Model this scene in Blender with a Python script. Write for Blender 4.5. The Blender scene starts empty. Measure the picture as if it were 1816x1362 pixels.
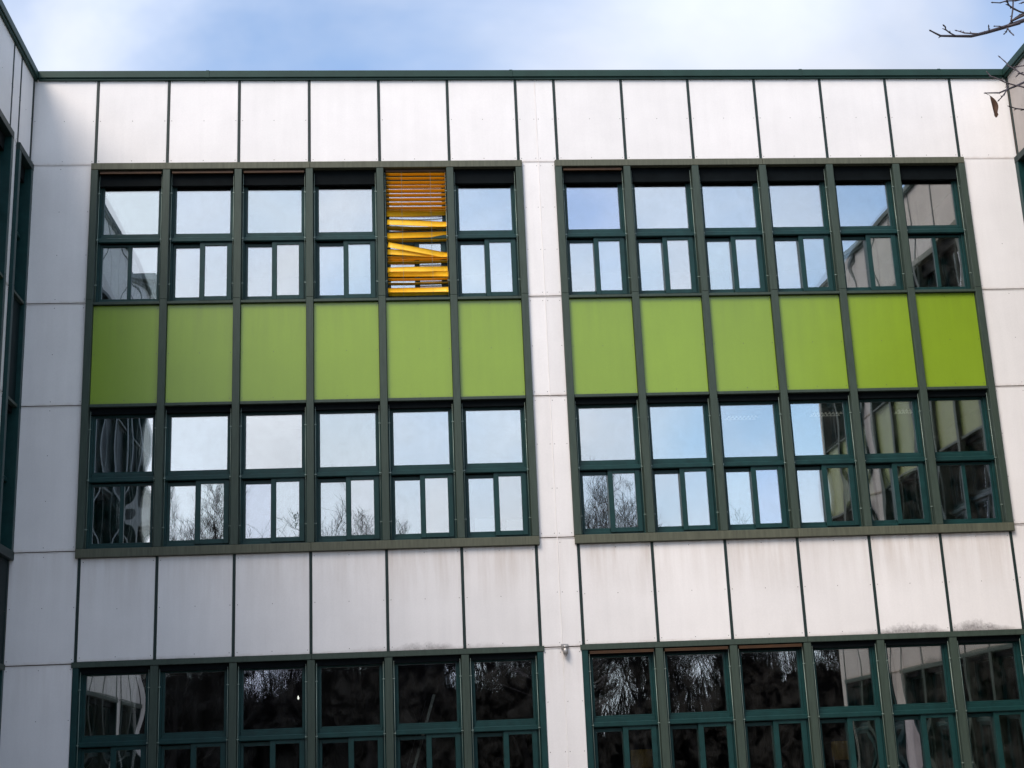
import bpy, math, random
from mathutils import Vector, Matrix
R = math.radians
S = bpy.context.scene
COL = S.collection
random.seed(7)
SKY_OFF = (6.33, 6.82, 2.42)
CLOUD_LO, CLOUD_HI = 9.0, 19.0      # cloud brightness away from and towards the sun
SUN_E = 2.8
EXPO = 0.27
GLASS_R = 0.35

# ------------------------------------------------------------------ camera
cam_d = bpy.data.cameras.new('camera')
cam = bpy.data.objects.new('camera', cam_d); COL.objects.link(cam)
rt = Vector((0.99653282, -0.07239017, -0.04101227))
fw = Vector((0.08074866, 0.96028645, 0.267076))
up = Vector((0.02004985, -0.26946168, 0.96280237))
m = Matrix((rt, up, -fw)).transposed().to_4x4()
m.translation = Vector((5.01417, -22.67758, 1.69604))
cam.matrix_world = m
cam_d.sensor_width = 36; cam_d.lens = 50.053
cam_d.clip_start = 0.05; cam_d.clip_end = 4000
S.camera = cam

# ------------------------------------------------------------------ sky and sun
SUN_EL, SUN_AZ = 43.0, 36.0          # behind the camera, to its left
to_sun = Vector((-math.sin(R(SUN_AZ))*math.cos(R(SUN_EL)), -math.cos(R(SUN_AZ))*math.cos(R(SUN_EL)), math.sin(R(SUN_EL))))
w = bpy.data.worlds.new('World'); S.world = w; w.use_nodes = True
nt = w.node_tree; nt.nodes.clear()
N = lambda t, **k: _n(nt, t, **k)
def _n(tree, t, **k):
    n = tree.nodes.new(t)
    for a, b in k.items():
        if a in n.inputs.keys(): n.inputs[a].default_value = b
        else: setattr(n, a, b)
    return n
def link(tree, a, b): tree.links.new(a, b)
out = N('ShaderNodeOutputWorld'); bg = N('ShaderNodeBackground', Strength=0.1)
sky = N('ShaderNodeTexSky', sky_type='NISHITA', sun_disc=False)
sky.sun_elevation = R(SUN_EL); sky.sun_rotation = R(180+SUN_AZ); sky.air_density = 1.0; sky.dust_density = 0.6; sky.ozone_density = 1.6
tc = N('ShaderNodeTexCoord')
mp = N('ShaderNodeMapping'); mp.inputs['Scale'].default_value = (1.0, 1.0, 1.25); mp.inputs['Location'].default_value = SKY_OFF
link(nt, tc.outputs['Generated'], mp.inputs['Vector'])
n1 = N('ShaderNodeTexNoise', Scale=2.1, Detail=6.0, Roughness=0.5, Distortion=0.25)
link(nt, mp.outputs['Vector'], n1.inputs['Vector'])
cr = N('ShaderNodeValToRGB'); cr.color_ramp.elements[0].position = 0.38; cr.color_ramp.elements[1].position = 0.64
cr.color_ramp.interpolation = 'EASE'
sz = N('ShaderNodeSeparateXYZ'); link(nt, tc.outputs['Generated'], sz.inputs[0])      # cloud thickens towards the horizon
lo = N('ShaderNodeMapRange'); lo.inputs['From Min'].default_value = 0.16; lo.inputs['From Max'].default_value = 0.42
lo.inputs['To Min'].default_value = 0.12; lo.inputs['To Max'].default_value = 0.0; link(nt, sz.outputs['Z'], lo.inputs['Value'])
an = N('ShaderNodeMath', operation='ADD'); link(nt, n1.outputs['Fac'], an.inputs[0]); link(nt, lo.outputs['Result'], an.inputs[1])
link(nt, an.outputs[0], cr.inputs['Fac'])
n2 = N('ShaderNodeTexNoise', Scale=3.6, Detail=6.0, Roughness=0.5)
link(nt, mp.outputs['Vector'], n2.inputs['Vector'])
# clouds are brighter towards the sun
dt = N('ShaderNodeVectorMath', operation='DOT_PRODUCT'); dt.inputs[1].default_value = to_sun
link(nt, tc.outputs['Generated'], dt.inputs[0])
gl = N('ShaderNodeMapRange'); gl.inputs['From Min'].default_value = -0.3; gl.inputs['From Max'].default_value = 1.0
gl.inputs['To Min'].default_value = CLOUD_LO; gl.inputs['To Max'].default_value = CLOUD_HI
link(nt, dt.outputs['Value'], gl.inputs['Value'])
tx = N('ShaderNodeMapRange'); tx.inputs['From Min'].default_value = 0.3; tx.inputs['From Max'].default_value = 0.7
tx.inputs['To Min'].default_value = 0.74; tx.inputs['To Max'].default_value = 1.10
link(nt, n2.outputs['Fac'], tx.inputs['Value'])
mu = N('ShaderNodeMath', operation='MULTIPLY'); link(nt, gl.outputs['Result'], mu.inputs[0]); link(nt, tx.outputs['Result'], mu.inputs[1])
cc = N('ShaderNodeVectorMath', operation='SCALE'); cc.inputs[0].default_value = (0.83, 0.88, 1.0)
link(nt, mu.outputs[0], cc.inputs['Scale'])
sk = N('ShaderNodeVectorMath', operation='MULTIPLY'); sk.inputs[1].default_value = (1.55, 1.90, 2.10)
link(nt, sky.outputs['Color'], sk.inputs[0])
mx = N('ShaderNodeMix', data_type='RGBA')
fm = N('ShaderNodeMapRange'); fm.inputs['To Min'].default_value = 0.14; fm.inputs['To Max'].default_value = 0.97
link(nt, cr.outputs['Color'], fm.inputs['Value'])
link(nt, fm.outputs['Result'], mx.inputs['Factor']); link(nt, sk.outputs[0], mx.inputs['A']); link(nt, cc.outputs[0], mx.inputs['B'])
link(nt, mx.outputs['Result'], bg.inputs['Color']); link(nt, bg.outputs[0], out.inputs[0])

sun_d = bpy.data.lights.new('sun', 'SUN'); sun_d.energy = SUN_E; sun_d.angle = R(30); sun_d.color = (1.0, 0.85, 0.72)
sun = bpy.data.objects.new('sun', sun_d); COL.objects.link(sun)
sun.rotation_euler = (-to_sun).to_track_quat('-Z', 'Y').to_euler()
sun.location = to_sun*60

S.view_settings.view_transform = 'Standard'; S.view_settings.look = 'None'
S.view_settings.exposure = EXPO; S.view_settings.gamma = 1; S.view_settings.use_curve_mapping = False
S.cycles.max_bounces = 10; S.cycles.transparent_max_bounces = 16; S.cycles.glossy_bounces = 5; S.cycles.diffuse_bounces = 4
S.cycles.caustics_reflective = False; S.cycles.sample_clamp_indirect = 6

# ------------------------------------------------------------------ materials
MATS = {}
def mat(name):
    mt = bpy.data.materials.new(name); mt.use_nodes = True
    t = mt.node_tree; b = t.nodes['Principled BSDF']; MATS[name] = mt
    return mt, t, b
def rgb(c): return (c[0], c[1], c[2], 1.0)
def simple(name, c, rough=0.5, var=0.12, scale=6.0, metal=0.0, spec=0.5, bump=0.0, stretch=(1,1,1), seed=True):
    """base colour broken up by noise, slightly different on each object"""
    mt, t, b = mat(name)
    co = _n(t, 'ShaderNodeTexCoord'); oi = _n(t, 'ShaderNodeObjectInfo')
    ad = _n(t, 'ShaderNodeVectorMath', operation='ADD'); link(t, co.outputs['Object'], ad.inputs[0])
    sc = _n(t, 'ShaderNodeMath', operation='MULTIPLY'); sc.inputs[1].default_value = 37.0
    link(t, oi.outputs['Random'], sc.inputs[0]); link(t, sc.outputs[0], ad.inputs[1])
    mpp = _n(t, 'ShaderNodeMapping'); mpp.inputs['Scale'].default_value = stretch; link(t, ad.outputs[0], mpp.inputs['Vector'])
    n = _n(t, 'ShaderNodeTexNoise', Scale=scale, Detail=6.0, Roughness=0.6); link(t, mpp.outputs[0], n.inputs['Vector'])
    mr = _n(t, 'ShaderNodeMapRange'); mr.inputs['From Min'].default_value = 0.25; mr.inputs['From Max'].default_value = 0.75
    mr.inputs['To Min'].default_value = 1-var; mr.inputs['To Max'].default_value = 1+var; link(t, n.outputs['Fac'], mr.inputs['Value'])
    vs = _n(t, 'ShaderNodeVectorMath', operation='SCALE'); vs.inputs[0].default_value = c; link(t, mr.outputs[0], vs.inputs['Scale'])
    link(t, vs.outputs[0], b.inputs['Base Color'])
    b.inputs['Roughness'].default_value = rough; b.inputs['Metallic'].default_value = metal
    b.inputs['Specular IOR Level'].default_value = spec
    if bump:
        bp = _n(t, 'ShaderNodeBump', Strength=bump, Distance=0.004); link(t, n.outputs['Fac'], bp.inputs['Height']); link(t, bp.outputs[0], b.inputs['Normal'])
    return mt

def panel_material(name, base, dirt, grime, rough=0.55, spec=0.35, run=(0.36, 0.27, 0.19)):
    """fibre cement cladding: mottled, run-off streaks, optional soot along the lower edge (object property 'stain')"""
    mt, t, b = mat(name)
    co = _n(t, 'ShaderNodeTexCoord'); oi = _n(t, 'ShaderNodeObjectInfo')
    ra = _n(t, 'ShaderNodeMath', operation='MULTIPLY'); ra.inputs[1].default_value = 61.0; link(t, oi.outputs['Random'], ra.inputs[0])
    ad = _n(t, 'ShaderNodeVectorMath', operation='ADD'); link(t, co.outputs['Object'], ad.inputs[0]); link(t, ra.outputs[0], ad.inputs[1])
    big = _n(t, 'ShaderNodeTexNoise', Scale=1.6, Detail=5.0, Roughness=0.55); link(t, ad.outputs[0], big.inputs['Vector'])
    fine = _n(t, 'ShaderNodeTexNoise', Scale=38.0, Detail=4.0, Roughness=0.65); link(t, ad.outputs[0], fine.inputs['Vector'])
    ms = _n(t, 'ShaderNodeMapping'); ms.inputs['Scale'].default_value = (7.0, 7.0, 0.55); link(t, ad.outputs[0], ms.inputs['Vector'])
    st = _n(t, 'ShaderNodeTexNoise', Scale=1.0, Detail=4.0, Roughness=0.6); link(t, ms.outputs[0], st.inputs['Vector'])
    def rng(src, a, bb, c0, c1):
        r = _n(t, 'ShaderNodeMapRange'); r.inputs['From Min'].default_value = a; r.inputs['From Max'].default_value = bb
        r.inputs['To Min'].default_value = c0; r.inputs['To Max'].default_value = c1; link(t, src, r.inputs['Value']); return r.outputs[0]
    def mul(a, c):
        x = _n(t, 'ShaderNodeMath', operation='MULTIPLY'); link(t, a, x.inputs[0])
        if isinstance(c, float): x.inputs[1].default_value = c
        else: link(t, c, x.inputs[1])
        return x.outputs[0]
    v = mul(rng(big.outputs['Fac'], .3, .7, 1-0.03*grime, 1+0.02*grime), rng(fine.outputs['Fac'], .3, .7, .975, 1.02))
    v = mul(v, rng(st.outputs['Fac'], .35, .75, 1.01, 1-0.028*grime))
    v = mul(v, rng(oi.outputs['Random'], 0, 1, .965, 1.03))
    vs = _n(t, 'ShaderNodeVectorMath', operation='SCALE'); vs.inputs[0].default_value = base; link(t, v, vs.inputs['Scale'])
    # soot along the bottom edge
    at = _n(t, 'ShaderNodeAttribute', attribute_type='OBJECT', attribute_name='stain')
    at2 = _n(t, 'ShaderNodeAttribute', attribute_type='OBJECT', attribute_name='stain_centre')
    sep = _n(t, 'ShaderNodeSeparateXYZ'); link(t, co.outputs['Object'], sep.inputs[0])
    hx = _n(t, 'ShaderNodeMath', operation='SUBTRACT'); link(t, sep.outputs['X'], hx.inputs[0]); link(t, at2.outputs['Fac'], hx.inputs[1])
    hq = _n(t, 'ShaderNodeMath', operation='MULTIPLY'); link(t, hx.outputs[0], hq.inputs[0]); link(t, hx.outputs[0], hq.inputs[1])
    env = rng(hq.outputs[0], 0.0, 0.42, 0.15, 0.0)
    sn = _n(t, 'ShaderNodeTexNoise', Scale=7.0, Detail=6.0, Roughness=0.7); link(t, ad.outputs[0], sn.inputs['Vector'])
    lim = mul(mul(env, rng(sn.outputs['Fac'], .3, .7, .35, 1.25)), at.outputs['Fac'])
    df = _n(t, 'ShaderNodeMath', operation='SUBTRACT'); link(t, lim, df.inputs[0]); link(t, sep.outputs['Z'], df.inputs[1])
    mk = rng(df.outputs[0], -0.03, 0.075, 0.0, 1.0)
    sn2 = _n(t, 'ShaderNodeTexNoise', Scale=30.0, Detail=5.0, Roughness=0.8); link(t, ad.outputs[0], sn2.inputs['Vector'])
    mk = mul(mul(mk, rng(sn2.outputs['Fac'], .3, .7, .45, 1.0)), rng(at.outputs['Fac'], 0, 1, 0, .85))
    m1 = _n(t, 'ShaderNodeMix', data_type='RGBA'); m1.inputs['B'].default_value = rgb(dirt); link(t, vs.outputs[0], m1.inputs['A']); link(t, mk, m1.inputs['Factor'])
    # thin grime line just above the lower edge and run-off under the upper one
    edge = rng(sep.outputs['Z'], 0.0, 0.05, 0.28*grime, 0.0)
    at3 = _n(t, 'ShaderNodeAttribute', attribute_type='OBJECT', attribute_name='runoff')
    at4 = _n(t, 'ShaderNodeAttribute', attribute_type='OBJECT', attribute_name='panel_height')
    dz = _n(t, 'ShaderNodeMath', operation='SUBTRACT'); link(t, at4.outputs['Fac'], dz.inputs[0]); link(t, sep.outputs['Z'], dz.inputs[1])
    ro = mul(mul(rng(dz.outputs[0], 0.0, 0.95, 0.55, 0.0), rng(st.outputs['Fac'], .38, .68, .15, 1.0)), at3.outputs['Fac'])
    mxm = _n(t, 'ShaderNodeMath', operation='MAXIMUM'); link(t, mul(edge, rng(sn.outputs['Fac'], .35, .65, 0.1, 1.0)), mxm.inputs[0]); link(t, ro, mxm.inputs[1])
    m2 = _n(t, 'ShaderNodeMix', data_type='RGBA'); m2.inputs['B'].default_value = rgb(run); link(t, m1.outputs['Result'], m2.inputs['A'])
    inv = _n(t, 'ShaderNodeMath', operation='SUBTRACT'); inv.inputs[0].default_value = 1.0; link(t, mk, inv.inputs[1])
    link(t, mul(mxm.outputs[0], inv.outputs[0]), m2.inputs['Factor'])
    link(t, m2.outputs['Result'], b.inputs['Base Color'])
    b.inputs['Roughness'].default_value = rough; b.inputs['Specular IOR Level'].default_value = spec
    bp = _n(t, 'ShaderNodeBump', Strength=0.25, Distance=0.002); link(t, fine.outputs['Fac'], bp.inputs['Height']); link(t, bp.outputs[0], b.inputs['Normal'])
    return mt

M_PANEL = panel_material('white_cladding', (0.73, 0.715, 0.705), (0.055, 0.045, 0.045), 1.3)
M_DIRTY = panel_material('soiled_cladding', (0.40, 0.36, 0.33), (0.05, 0.045, 0.04), 3.5)
M_GREEN = panel_material('green_cladding', (0.195, 0.305, 0.014), (0.03, 0.035, 0.02), 1.3, rough=0.28, spec=0.6, run=(0.10, 0.13, 0.03))
M_GREEN2 = panel_material('soiled_green_cladding', (0.19, 0.215, 0.065), (0.03, 0.035, 0.02), 3.0, rough=0.4, spec=0.4, run=(0.10, 0.11, 0.05))
M_FRAME = simple('faded_green_metal', (0.037, 0.055, 0.043), rough=0.5, spec=0.25, var=0.22, scale=9.0, stretch=(3, 3, .35))
M_HEAD = simple('chalky_green_metal', (0.082, 0.088, 0.062), rough=0.55, spec=0.25, var=0.28, scale=9.0, stretch=(3.2, 3, .3))
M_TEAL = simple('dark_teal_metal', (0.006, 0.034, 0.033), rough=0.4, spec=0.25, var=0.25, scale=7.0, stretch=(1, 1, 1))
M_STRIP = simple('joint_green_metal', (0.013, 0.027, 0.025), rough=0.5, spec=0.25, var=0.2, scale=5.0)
M_DARKPANEL = simple('dark_shaded_panel', (0.004, 0.013, 0.014), rough=0.5, var=0.15, spec=0.06)  # dark corner panels; also paints shade onto the left wing's green panels
M_COPING = simple('coping_green_metal', (0.010, 0.036, 0.028), rough=0.5, spec=0.25, var=0.18, scale=4.0)
M_BLACK = simple('dark_box_metal', (0.004, 0.006, 0.007), rough=0.7, spec=0.05, var=0.3, scale=5.0)
M_BACK = simple('joint_backing', (0.16, 0.13, 0.10), rough=0.8, var=0.2)
M_SCREW = simple('screw_metal', (0.10, 0.085, 0.075), rough=0.5, metal=0.3)
M_WIRE = simple('pale_wire', (0.24, 0.31, 0.27), rough=0.35, metal=0.3, var=0.1)
M_YELLOW = simple('yellow_slat_paint', (0.90, 0.51, 0.008), rough=0.5, var=0.10, scale=9.0)
M_BROWN = simple('shaded_slat_paint', (0.07, 0.03, 0.008), rough=0.6, var=0.3)  # yellow slats turned brown: shade under the head painted into the colour
M_BEAD = simple('white_bead', (0.70, 0.67, 0.65), rough=0.6, var=0.08)
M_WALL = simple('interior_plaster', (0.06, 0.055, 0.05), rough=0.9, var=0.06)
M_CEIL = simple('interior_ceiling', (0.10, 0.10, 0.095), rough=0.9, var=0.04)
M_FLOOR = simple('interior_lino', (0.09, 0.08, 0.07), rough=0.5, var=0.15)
M_CORE = simple('rough_core', (0.20, 0.19, 0.18), rough=0.9)
M_ROOF = simple('roof_felt', (0.07, 0.07, 0.07), rough=0.9)
M_BARK = simple('bark', (0.020, 0.017, 0.017), rough=0.9, spec=0.0, var=0.3, scale=14.0)
M_TWIG = simple('young_bark', (0.030, 0.019, 0.022), rough=0.6, var=0.25, scale=20.0)
M_LEAF = simple('dry_leaf', (0.085, 0.042, 0.024), rough=0.6, var=0.35, scale=30.0, bump=0.4)
M_PAVE = simple('court_paving', (0.22, 0.21, 0.20), rough=0.85, var=0.15, scale=1.5)
M_GRASS = simple('winter_grass', (0.06, 0.085, 0.03), rough=0.9, var=0.35, scale=0.7)
M_SCRUB = simple('dark_scrub', (0.007, 0.0065, 0.007), rough=0.9, spec=0.0, var=0.4, scale=2.0)
M_WOOD = simple('beech_ply', (0.52, 0.30, 0.07), rough=0.4, var=0.12, scale=5.0, stretch=(1, 1, 6))
M_STEEL = simple('grey_steel', (0.35, 0.34, 0.33), rough=0.35, metal=0.6, var=0.12)
M_PALE = simple('pale_board', (0.82, 0.80, 0.74), rough=0.5, var=0.05)
M_CARD = simple('white_card', (0.80, 0.81, 0.82), rough=0.6, var=0.04)

# coated double-glazing: mirror-like, a little dirty, see-through
def glass_material():
    mt = bpy.data.materials.new('coated_glass'); mt.use_nodes = True
    t = mt.node_tree; t.nodes.clear()
    o = _n(t, 'ShaderNodeOutputMaterial')
    g = _n(t, 'ShaderNodeBsdfGlossy', Roughness=0.0); g.inputs['Color'].default_value = (0.93, 0.98, 1.0, 1)
    tr = _n(t, 'ShaderNodeBsdfTransparent'); tr.inputs['Color'].default_value = (0.86, 0.90, 0.88, 1)
    ti = _n(t, 'ShaderNodeValToRGB'); oj = _n(t, 'ShaderNodeObjectInfo'); link(t, oj.outputs['Random'], ti.inputs['Fac'])   # coating batches differ a little
    el = ti.color_ramp.elements; el[0].position = 0.0; el[0].color = (0.84, 0.90, 1.0, 1); el[1].position = 1.0; el[1].color = (1.0, 0.985, 0.955, 1)
    for ps, cl in ((.05, (0.86, 0.87, 1.0, 1)), (.1, (0.93, 0.985, 0.97, 1)), (.55, (0.95, 0.98, 1.0, 1)), (.8, (0.985, 0.97, 0.94, 1))):
        e_ = el.new(ps); e_.color = cl
    link(t, ti.outputs['Color'], g.inputs['Color'])
    lw = _n(t, 'ShaderNodeFresnel', IOR=1.5)
    mr = _n(t, 'ShaderNodeMapRange'); mr.inputs['From Min'].default_value = 0.04; mr.inputs['From Max'].default_value = 1.0
    mr.inputs['To Min'].default_value = GLASS_R; mr.inputs['To Max'].default_value = 1.0
    link(t, lw.outputs[0], mr.inputs['Value'])
    m1 = _n(t, 'ShaderNodeMixShader'); link(t, mr.outputs[0], m1.inputs[0]); link(t, tr.outputs[0], m1.inputs[1]); link(t, g.outputs[0], m1.inputs[2])
    df = _n(t, 'ShaderNodeBsdfDiffuse'); df.inputs['Color'].default_value = (0.5, 0.49, 0.46, 1)
    co = _n(t, 'ShaderNodeTexCoord'); oi = _n(t, 'ShaderNodeObjectInfo')
    ra = _n(t, 'ShaderNodeMath', operation='MULTIPLY'); ra.inputs[1].default_value = 53.0; link(t, oi.outputs['Random'], ra.inputs[0])
    ad = _n(t, 'ShaderNodeVectorMath', operation='ADD'); link(t, co.outputs['Object'], ad.inputs[0]); link(t, ra.outputs[0], ad.inputs[1])
    n = _n(t, 'ShaderNodeTexNoise', Scale=4.0, Detail=7.0, Roughness=0.62, Distortion=0.6); link(t, ad.outputs[0], n.inputs['Vector'])
    r2 = _n(t, 'ShaderNodeMapRange'); r2.inputs['From Min'].default_value = 0.42; r2.inputs['From Max'].default_value = 0.75
    r2.inputs['To Min'].default_value = 0.0; r2.inputs['To Max'].default_value = 0.035; link(t, n.outputs['Fac'], r2.inputs['Value'])
    m2 = _n(t, 'ShaderNodeMixShader'); link(t, r2.outputs[0], m2.inputs[0]); link(t, m1.outputs[0], m2.inputs[1]); link(t, df.outputs[0], m2.inputs[2])
    link(t, m2.outputs[0], o.inputs[0]); return mt
M_GLASS = glass_material()
def emit(name, c, s):
    mt, t, b = mat(name); b.inputs['Emission Color'].default_value = rgb(c); b.inputs['Emission Strength'].default_value = s
    b.inputs['Base Color'].default_value = rgb(c); return mt
M_LAMP = emit('lit_louvre', (1.0, 0.97, 0.86), 0.15)
M_BULB = emit('lit_bulb', (1.0, 0.97, 0.85), 2.5)

# ------------------------------------------------------------------ mesh helpers
class MB:
    def __init__(s): s.v = []; s.f = []; s.sm = []
    def box(s, x0, x1, y0, y1, z0, z1):
        b = len(s.v)
        s.v += [(x0,y0,z0),(x1,y0,z0),(x1,y1,z0),(x0,y1,z0),(x0,y0,z1),(x1,y0,z1),(x1,y1,z1),(x0,y1,z1)]
        s.f += [(b,b+3,b+2,b+1),(b+4,b+5,b+6,b+7),(b,b+1,b+5,b+4),(b+1,b+2,b+6,b+5),(b+2,b+3,b+7,b+6),(b+3,b,b+4,b+7)]
        s.sm += [False]*6; return s
    def cbox(s, x0, x1, y0, y1, z0, z1, c=0.004):
        """box with the four edges of its front (y0) face chamfered"""
        b = len(s.v)
        s.v += [(x0,y1,z0),(x1,y1,z0),(x1,y1,z1),(x0,y1,z1),(x0,y0+c,z0),(x1,y0+c,z0),(x1,y0+c,z1),(x0,y0+c,z1),
                (x0+c,y0,z0+c),(x1-c,y0,z0+c),(x1-c,y0,z1-c),(x0+c,y0,z1-c)]
        q = [(3,2,1,0),(8,9,10,11),(0,1,5,4),(1,2,6,5),(2,3,7,6),(3,0,4,7),(4,5,9,8),(5,6,10,9),(6,7,11,10),(7,4,8,11)]
        s.f += [tuple(b+i for i in t) for t in q]; s.sm += [False]*len(q); return s
    def tube(s, p0, p1, r0, r1=None, n=6, caps=True):
        r1 = r0 if r1 is None else r1
        p0, p1 = Vector(p0), Vector(p1); d = p1-p0
        if d.length < 1e-7: return s
        d.normalize(); a = d.orthogonal().normalized(); c = d.cross(a)
        b = len(s.v)
        for p, r in ((p0, r0), (p1, r1)):
            for k in range(n):
                t = 2*math.pi*k/n; q = p+(a*math.cos(t)+c*math.sin(t))*r; s.v.append(tuple(q))
        for k in range(n):
            k2 = (k+1) % n; s.f.append((b+k, b+k2, b+n+k2, b+n+k)); s.sm.append(True)
        if caps:
            s.f.append(tuple(b+k for k in range(n-1, -1, -1))); s.f.append(tuple(b+n+k for k in range(n))); s.sm += [False, False]
        return s
    def path(s, pts, r0, r1, n=6):
        """one continuous tapered tube through points"""
        pts = [Vector(p) for p in pts]; b = len(s.v); L = len(pts); a = None
        for i, p in enumerate(pts):
            d = (pts[min(i+1, L-1)]-pts[max(i-1, 0)]).normalized()
            a = d.orthogonal().normalized() if a is None else (a-d*a.dot(d)).normalized()
            c = d.cross(a); r = r0+(r1-r0)*i/(L-1)
            for k in range(n):
                t = 2*math.pi*k/n; s.v.append(tuple(p+(a*math.cos(t)+c*math.sin(t))*r))
        for i in range(L-1):
            for k in range(n):
                k2 = (k+1) % n; s.f.append((b+i*n+k, b+i*n+k2, b+(i+1)*n+k2, b+(i+1)*n+k)); s.sm.append(True)
        s.f.append(tuple(b+k for k in range(n-1, -1, -1))); s.f.append(tuple(b+(L-1)*n+k for k in range(n))); s.sm += [False, False]
        return s
    def lathe(s, c, prof, n=12, axis='z'):
        b = len(s.v)
        for r, h in prof:
            for k in range(n):
                t = 2*math.pi*k/n; x, y = r*math.cos(t), r*math.sin(t)
                s.v.append((c[0]+x, c[1]+y, c[2]+h) if axis == 'z' else (c[0]+x, c[1]+h, c[2]+y))
        for i in range(len(prof)-1):
            for k in range(n):
                k2 = (k+1) % n; s.f.append((b+i*n+k, b+i*n+k2, b+(i+1)*n+k2, b+(i+1)*n+k)); s.sm.append(True)
        s.f.append(tuple(b+k for k in range(n))); s.f.append(tuple(b+(len(prof)-1)*n+k for k in range(n))); s.sm += [False]*2
        return s
    def mesh(s, name, material):
        me = bpy.data.meshes.new(name); me.from_pydata(s.v, [], s.f); me.materials.append(material)
        me.polygons.foreach_set('use_smooth', s.sm); me.update(); return me
def put(name, me, parent=None, loc=(0,0,0), rot=(0,0,0)):
    o = bpy.data.objects.new(name, me); COL.objects.link(o)
    o.location = loc; o.rotation_euler = rot
    if parent is not None: o.parent = parent
    return o
def build(name, mb, material, parent=None, loc=(0,0,0), rot=(0,0,0)):
    return put(name, mb.mesh(name, material), parent, loc, rot)
def thing(name, label, cat, loc=(0,0,0), rz=0.0, group=None):
    o = bpy.data.objects.new(name, None); COL.objects.link(o); o.empty_display_size = 0.3
    o.location = loc; o.rotation_euler = (0, 0, rz); o['label'] = label; o['category'] = cat
    if group: o['group'] = group
    return o
def tag(o, label, cat, group=None):
    o['label'] = label; o['category'] = cat
    if group: o['group'] = group
    return o
CACHE = {}
def cached(key, fn):
    if key not in CACHE: CACHE[key] = fn()
    return CACHE[key]

# ------------------------------------------------------------------ ground
g = MB(); g.v = [(-1500,-1500,-0.01),(1500,-1500,-0.01),(1500,1500,-0.01),(-1500,1500,-0.01)]; g.f = [(0,1,2,3)]; g.sm = [False]
o = build('ground', g, M_GRASS); o['kind'] = 'structure'
g = MB().box(-8, 24, -24, 0.0, -0.2, 0.0); o = build('pavement', g, M_PAVE); o['kind'] = 'structure'

# ------------------------------------------------------------------ one facade of the block
# local axes: x along the wall, -y out of it, z up.  y = 0 is the face of the white panels.
Z_TOP, Z_COP = 12.0, 13.60
JZ = [12.0, 9.528, 7.784, 5.413, 3.667]                    # heights of the open joints
ROWS = [(9.53, 2.36, 2.10), (5.44, 2.31, 2.205), (1.33, 2.28, 2.19)]   # base, opening height, underside of the blind box
MW = 0.06                                                  # half width of a mullion

def pane_mesh(w, h, bow, seed):
    def mk():
        rnd = random.Random(seed*977+int(w*1000))
        a1, a2, a3 = rnd.uniform(-.3,.3), rnd.uniform(-.18,.18), rnd.uniform(-.10,.10)
        if bow > .001: a1 = a2 = a3 = 0
        n = 12; b = MB()
        for side in (0, 1):
            for j in range(n+1):
                for i in range(n+1):
                    u, v = i/n, j/n; p = 1-(2*u-1)**2; q = 1-(2*v-1)**2
                    d = bow*p*q
                    d += bow*p*q*(a1*math.sin(2.1*u+2.6*v)+a2*math.sin(4.3*u-2*v)+a3*math.sin(5*v+u))
                    y = (d if side == 0 else 0.018-0.7*d)
                    b.v.append((u*w, y, v*h))
        k = (n+1)**2
        for j in range(n):
            for i in range(n):
                q = j*(n+1)+i
                b.f.append((q, q+1, q+n+2, q+n+1)); b.f.append((k+q, k+q+n+1, k+q+n+2, k+q+1)); b.sm += [True, True]
        return b.mesh('pane', M_GLASS)
    return cached(('pane', round(w,3), round(h,3), round(bow,5), seed), mk)

def ring(b, x0, x1, z0, z1, t, y0, y1, tb=None, tt=None):
    tb = t if tb is None else tb; tt = t if tt is None else tt
    b.cbox(x0, x0+t, y0, y1, z0, z1); b.cbox(x1-t, x1, y0, y1, z0, z1)
    b.cbox(x0+t, x1-t, y0+.002, y1, z0, z0+tb); b.cbox(x0+t, x1-t, y0+.002, y1, z1-tt, z1)
    return b

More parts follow.
